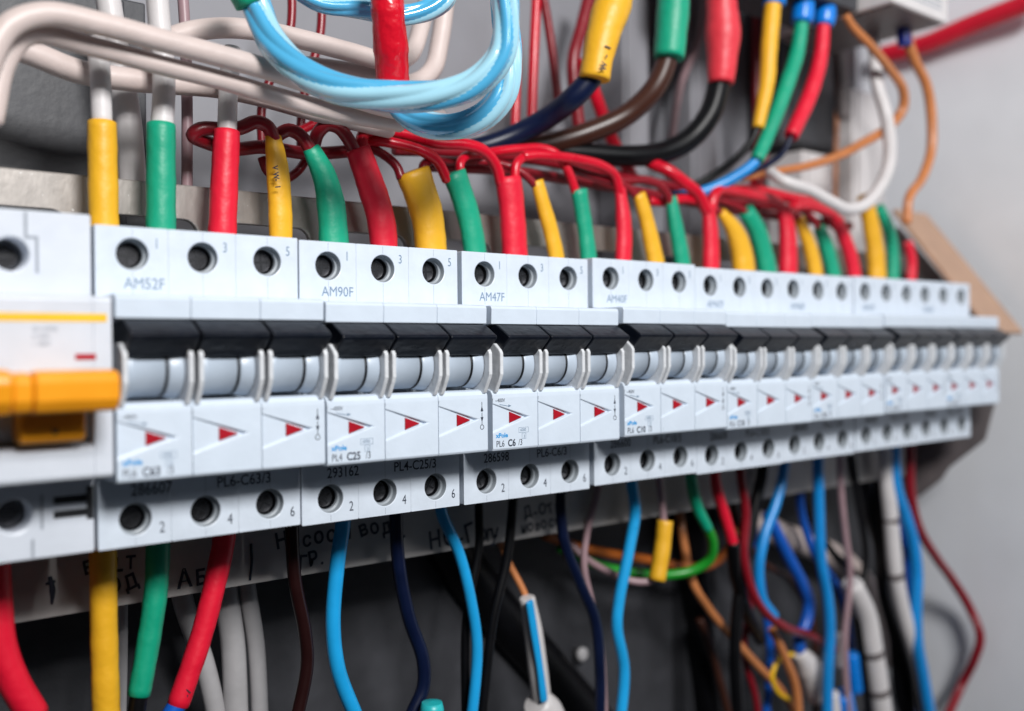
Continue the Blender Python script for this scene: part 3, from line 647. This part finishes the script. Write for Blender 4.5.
def duct(label, px0, px1, Y, ytop, ybot, mt, cat='cable duct', name='cable_duct'):
    a, b = at(px0, ytop, Y), at(px1, ytop, Y); c = at((px0+px1)/2, ybot, Y)
    m = MB(); z0, z1 = c.z, a.z; x0, x1 = a.x, b.x; dp = min(BACK-1-Y, 22)
    m.box(x0, x1, Y, Y+dp, z0, z1); m.box(x0+(x1-x0)*.12, x1-(x1-x0)*.12, Y-1.2, Y-.02, z0+1, z1-1)
    return tag(m.build(name, mt, origin=((x0+x1)/2, Y+dp/2, z0), bevel=.6), label, cat)
duct('wide dark grey duct in the upper left background', -60, 145, 72, -40, 400, 'dark')
duct('slim light duct behind the coral sleeve', 690, 716, 74, -40, 330, 'wall')
duct('slim light duct behind the yellow W-1 sleeve', 622, 648, 74, -40, 330, 'wall')
duct('dark duct behind the red ferrule wire', 780, 856, 70, 0, 148, 'dark')
duct('dark box added to blacken the lower right background', 684, 888, 76, 500, 800, 'dark')  # added dark box, blackens the gaps between the lower right cables
duct('white duct piece left of the white hose', 802, 834, 66, 150, 300, 'white')
duct('white duct piece right of the thin straight wire', 852, 884, 60, 88, 300, 'white')
one('grey_cable', 'taupe cable standing upright behind the ferrule wires', 'cable', 'taupe', 15, [(838, 28), (840, 75), (843, 118)], 58)

m = MB(); m.box(-260, 462, 85, 91, -330, -58)  # added panel, its near-black colour stands in for shade on the lower wall
m.box(-258, 460, 84, 84.9, -328, -64); tag(m.build('added_dark_panel', 'dark', origin=(100, 88, -330), bevel=.6), 'dark grey panel added to darken the space behind the lower wires', 'panel')
# ------------------------------------------------------------------ wires below the row
G5 = 'wires in the bottom terminals'
def bot(label, segs, grp=G5): return wire('outgoing_wire', label, 'wire', segs, grp)
Yb = 27.0
def up(p): return [(p[0][0], p[0][1]-24)]+p
bot('thick red wire at the bottom left corner', [('insulation', 'sl_red', [28, 29, 30, 30], up([(-5, 560), (-3, 600), (1, 645), (14, 682), (34, 716)]), Yb, dict(capdome=.05)), ('conductor', 'cream', 17, [(30, 708), (44, 735)], Yb)])
bot('yellow sleeved wire under the orange lever switch', [('marker_sleeve', 'sl_yellow', [26, 26, 27], up([(103, 552), (104, 632), (107, 740)]), Yb, SO), ('conductor', 'white', 14, [(107, 730), (108, 760)], Yb)])
bot('green sleeved wire ending in black, below first breaker', [('marker_sleeve', 'sl_green', [23, 23, 22], up([(158, 545), (156, 589), (148, 645), (139, 695)]), Yb, SO), ('conductor', 'black', 18, [(140, 690), (136, 716), (132, 740)], Yb)])
t = bot('red sleeved wire with blue tail, below first breaker', [('marker_sleeve', 'sl_red', [23, 22, 22, 22], up([(224, 538), (215, 583), (201, 637), (178, 705)]), Yb, SO), ('conductor', 'royal', 19, [(180, 700), (168, 720), (158, 740)], Yb)])
q = skin(185, 700, Yb, 22); text('21', q.x-t.location.x/S, q.y-t.location.y/S, q.z-t.location.z/S, 2.6, 'ink', t, .9, .04, .9, -.6)
b1 = lambda label, mt, wd, pts, Y=Yb: tag(wire('outgoing_wire', label, 'wire', [('', mt, wd, up(pts), Y)], G5), label, 'wire', G5)
b1('very dark brown wire below the first breaker', 'maroon', 13.5, [(292, 530), (295, 581), (305, 632), (307, 665), (298, 712), (290, 740)])
b1('thickest bright blue wire, below the second breaker', 'cyan', 15.5, [(343, 522), (337, 567), (333, 624), (338, 669), (354, 712), (366, 740)])
b1('thick navy-black wire between the two left blue wires', 'navy', 13.5, [(396, 517), (399, 567), (409, 618), (423, 660), (423, 688), (412, 714), (404, 740)])
b1('bright blue wire curving down, right of the navy-black one', 'cyan', 11.5, [(441, 510), (459, 553), (471, 601), (477, 646), (473, 705), (468, 740)])
b1('black wire half hidden behind the second blue wire', 'black', 9, [(479, 505), (479, 545), (472, 585), (466, 625), (466, 740)], 32)
b1('black wire crossing the dark diagonal bar', 'black', 10, [(513, 502), (507, 558), (493, 620), (483, 710), (480, 740)], 29)
b1('navy wire bending right past the mauve one', 'navy', 11, [(561, 495), (564, 540), (580, 583), (595, 620), (600, 676), (599, 740)])
b1('blue wire with an S bend, below the fourth breaker', 'cyan', 11.5, [(632, 483), (635, 512), (629, 550), (619, 601), (617, 627), (624, 668), (621, 714), (617, 740)])
b1('thin mauve wire left of the S-bent blue wire', 'mauve', 7, [(598, 488), (587, 533), (584, 565), (591, 600), (600, 640), (606, 740)], 36)
bot('white wire through a short yellow sleeve, below fourth breaker', [('conductor', 'mauve', 7.5, up([(659, 478), (662, 505), (664, 528)]), Yb), ('marker_sleeve', 'sl_yellow', [16, 17, 17], [(665, 521), (662, 550), (657, 580)], Yb, SO), ('conductor', 'mauve', 7.5, [(658, 574, 27), (650, 581, 30), (632, 581, 34), (607, 571, 42), (588, 560, 50), (566, 540, 58)], 30)])
bot('green wire curling left under the short yellow sleeve', [('marker_sleeve', 'sl_green', [12, 12, 11], up([(691, 476), (697, 506), (708, 529)]), Yb, SO), ('conductor', 'green', 10, [(706, 524, 27), (713, 543, 28), (710, 559, 31), (694, 570, 36), (668, 575, 42), (633, 573, 48), (600, 566, 54), (560, 548, 60)], 30)])
one('orange_wire', 'dark orange wire sagging behind the yellow sleeve', 'wire', 'orange', 9.5, [(545, 535), (580, 547), (605, 553), (643, 559), (681, 566), (708, 566), (726, 553), (736, 530)], 58)
bot('red sleeved wire ending in black, below fifth breaker', [('marker_sleeve', 'sl_red', [9, 11, 11], up([(715, 476), (717, 490), (725, 516), (734, 547)]), Yb, SO), ('conductor', 'black', 13, [(733, 543, 27), (735, 570, 30), (746, 610, 38), (760, 640, 48)], 30)])
b1('dark red wire sweeping right under the blue loop', 'darkred', 9, [(741, 476), (746, 513), (744, 555), (753, 593), (766, 613), (787, 628), (809, 635, 34), (836, 650, 38)])
b1('blue wire below the sixth breaker, left side of the loop', 'blue', 10.5, [(784, 468), (776, 503), (765, 534), (759, 568), (762, 598), (774, 616)])
wire('blue_wire', 'royal blue wire looping into a white crimp cap', 'wire', [('insulation', 'royal', 12, [(768, 515), (777, 534), (791, 562), (803, 585), (809, 603), (806, 622), (799, 641), (803, 662)], 40), ('crimp_cap', 'white', [16, 27, 28, 24], [(800, 654), (808, 666), (814, 680), (817, 694)], 40, dict(capdome=.6))])
b1('long straight blue wire below the seventh breaker', 'blue', 11, [(818, 462), (819, 513), (821, 560), (828, 600), (830, 634), (828, 670), (827, 740)])
b1('thin mauve wire right of the long straight blue wire', 'mauve', 6.5, [(840, 458), (841, 490), (846, 539), (850, 568), (849, 594), (845, 634), (846, 677), (852, 740)], 30)
b1('blue wire below the last breaker beside the red one', 'blue', 12, [(894, 448), (896, 487), (905, 514), (914, 546), (917, 575), (916, 606), (917, 640), (923, 675), (934, 740)])
b1('red wire bowing out to the right in front of the side wall', 'darkred', 9, [(910, 446), (911, 494), (919, 528), (937, 559), (951, 578), (969, 607), (980, 636), (974, 660), (962, 684), (946, 720), (936, 745)])
b1('black wire below the sixth breaker, left of the blue ones', 'black', 12, [(762, 472), (755, 505), (748, 545), (738, 600), (735, 660), (740, 740)], 34)
b1('black wire below the seventh breaker, thick', 'black', 14, [(862, 455), (866, 500), (880, 545), (884, 590), (896, 640), (900, 690), (914, 740)], 46)
b1('black wire slanting down beside the white marked cable', 'black', 9, [(876, 452), (878, 500), (886, 545), (884, 590), (900, 640), (910, 680), (912, 740)], 40)
G6 = 'cables in the lower background'
for nm, lab, mt, wd, pts, Y in (
  ('grey_cable', 'grey cable with teal print left of the red tail', 'grey', 20, [(176, 560), (184, 604), (204, 662), (222, 740)], 62),
  ('grey_cable', 'broad pale grey cable right of the red sleeve', 'grey', 24, [(224, 560), (228, 606), (233, 645), (237, 740)], 60),
  ('grey_cable', 'pale grey cable nearest the dark brown wire', 'grey', 17, [(243, 560), (248, 594), (256, 645), (261, 740)], 58),
  ('grey_cable', 'thin grey cable between yellow and green sleeves', 'grey', 11, [(122, 560), (122, 650), (120, 740)], 62),
  ('grey_cable', 'bluish grey conduit standing behind the copper wire', 'dark', 22, [(752, 520), (753, 600), (753, 740)], 78),
  ('black_cable', 'broad black bar crossing diagonally in the dark', 'black', 44, [(430, 520), (480, 590), (540, 660), (610, 740)], 80),
  ('black_cable', 'broad black cable left of the long copper wire', 'black', 30, [(690, 500), (694, 570), (700, 640), (712, 740)], 74),
  ('cream_cable', 'thick cream cable bending behind the blue wires', 'cream', 25, [(750, 520), (782, 535), (812, 546), (844, 563), (866, 588), (880, 620), (886, 660)], 60),
  ('copper_wire', 'long orange-brown wire running down to the right', 'copper', 8.5, [(676, 470, 60), (682, 530, 56), (692, 580), (709, 609), (734, 639), (758, 666), (779, 688), (796, 714), (806, 740)], 44),
  ('copper_wire', 'short orange-brown wire left of the crimp cap', 'copper', 8.5, [(772, 630), (778, 641), (787, 662), (796, 687), (800, 740)], 36),
  ('yellow_wire', 'thin yellow wire curled round the crimp cap', 'stripe', 5, [(800, 656), (788, 655), (776, 664), (772, 678), (778, 692), (790, 700)], 42),
  ('dark_wire', 'faint dark wire under the black cable', 'brown', 8, [(700, 620), (714, 660), (730, 720), (736, 745)], 60)):
    one(nm, lab, 'cable' if 'cable' in nm else 'wire', mt, wd, pts, Y, G6)
for lab, wd, pts, Y in (('white cable with black marks hanging beside the right blue wire', 15, [(886, 450), (888, 490), (891, 520), (896, 575), (906, 622), (918, 662), (934, 740)], 30),
                        ('white cable with dark rings, right of the mauve wire', 21, [(852, 585), (866, 615), (873, 652), (879, 690), (886, 740)], 34)):
    t = wire('marked_cable', lab, 'cable', [('cable_jacket', 'white', wd, pts, Y), ('ring_mark', 'taupe', [wd*1.03]*2, [(pts[2][0]-.6, pts[2][1]-3), (pts[2][0]+.6, pts[2][1]+3)], Y, dict(capdome=.01)),
        ('ring_mark', 'taupe', [wd*1.03]*2, [(pts[3][0]-.6, pts[3][1]-3), (pts[3][0]+.6, pts[3][1]+3)], Y, dict(capdome=.01))])
for lab, mt, wd, pts, Y in (
  ('thin black wire hugging the mauve one on its right', 'black', 7, [(852, 456), (858, 500), (866, 556), (858, 610), (864, 670), (872, 740)], 36),
  ('dark blue wire swinging behind the long straight blue wire', 'royal', 8, [(806, 462), (800, 500), (812, 548), (838, 590), (850, 640), (846, 740)], 46),
  ('thin brown wire crossing behind the blue loop', 'brown', 7, [(730, 470), (738, 520), (760, 560), (790, 580), (812, 620), (816, 740)], 50),
  ('black wire curving round the cream cable', 'black', 9, [(800, 466), (806, 510), (830, 550), (858, 580), (872, 640), (866, 740)], 54),
  ('black wire drooping between the last blue and the marked cable', 'black', 13, [(888, 452), (884, 500), (896, 560), (902, 610), (912, 660), (926, 740)], 52),
  ('royal blue wire tucked behind the last blue wire', 'royal', 8, [(884, 450), (890, 500), (906, 550), (911, 610), (908, 660), (916, 740)], 44),
  ('small dark red wire low among the black ones', 'darkred', 7, [(742, 560), (750, 600), (744, 650), (756, 700), (760, 740)], 50),
  ('teal-blue wire left of the crimp cap', 'royal', 8, [(748, 480), (754, 530), (762, 590), (770, 650), (764, 740)], 54)):
    one('loose_wire', lab, 'wire', mt, wd, pts, Y, 'loose wires at the lower right')
# striped cable end, small things
t = wire('striped_cable', 'white cable end with a blue stripe and bare copper lead', 'cable', [('conductor', 'copper', 7, [(498, 535, 50), (508, 561, 48), (522, 588, 44), (528, 602, 42)], 44), ('cable_jacket', 'white', [16, 19, 20, 19], [(527, 598), (533, 630), (538, 670), (543, 708)], 40, dict(capdome=.15)),
      ('blue_stripe', 'cyan', [9, 9, 8, 9], [(529.5, 602), (534, 630), (540, 668), (544, 700)], 35.6, dict(flat=.5)), ('cable_clip', 'white', [32, 36, 36], [(538, 704), (545, 712), (556, 740)], 40, dict(capdome=.3))])
q = at(584, 655, 78); m = MB(); m.disc_y(q.x, q.z, [(91, 2.2), (80, 2.2), (80, 3.3), (78.4, 3.0), (77.8, 1.8)], 20); tag(m.build('standoff_screw', 'grey', origin=(q.x, 91, q.z)), 'round pale screw head on the added dark panel', 'screw')
m = MB(); q = at(432, 712, 20); seg_mesh(m, [(432, 709), (432, 740)], 24, 20, capdome=.7); tag(m.build('crimp_cap', 'teal', origin=q), 'teal crimp cap at the bottom edge', 'crimp cap')
wire('splice_connector', 'blue and white splice connector at the bottom edge', 'connector', [('connector_cap', 'ferrule', 22, [(842, 696), (846, 716)], 34, dict(capdome=.4)), ('connector_body', 'white', 14, [(832, 694), (834, 716)], 33, dict(capdome=.4))])
one('splice_connector', 'small white splice connector left of the mauve wire', 'connector', 'white', 13, [(837, 636), (839, 664)], 38, capdome=.4)
one('splice_connector', 'small blue splice connector right of the mauve wire', 'connector', 'ferrule', 14, [(852, 655), (856, 690)], 40, capdome=.4)
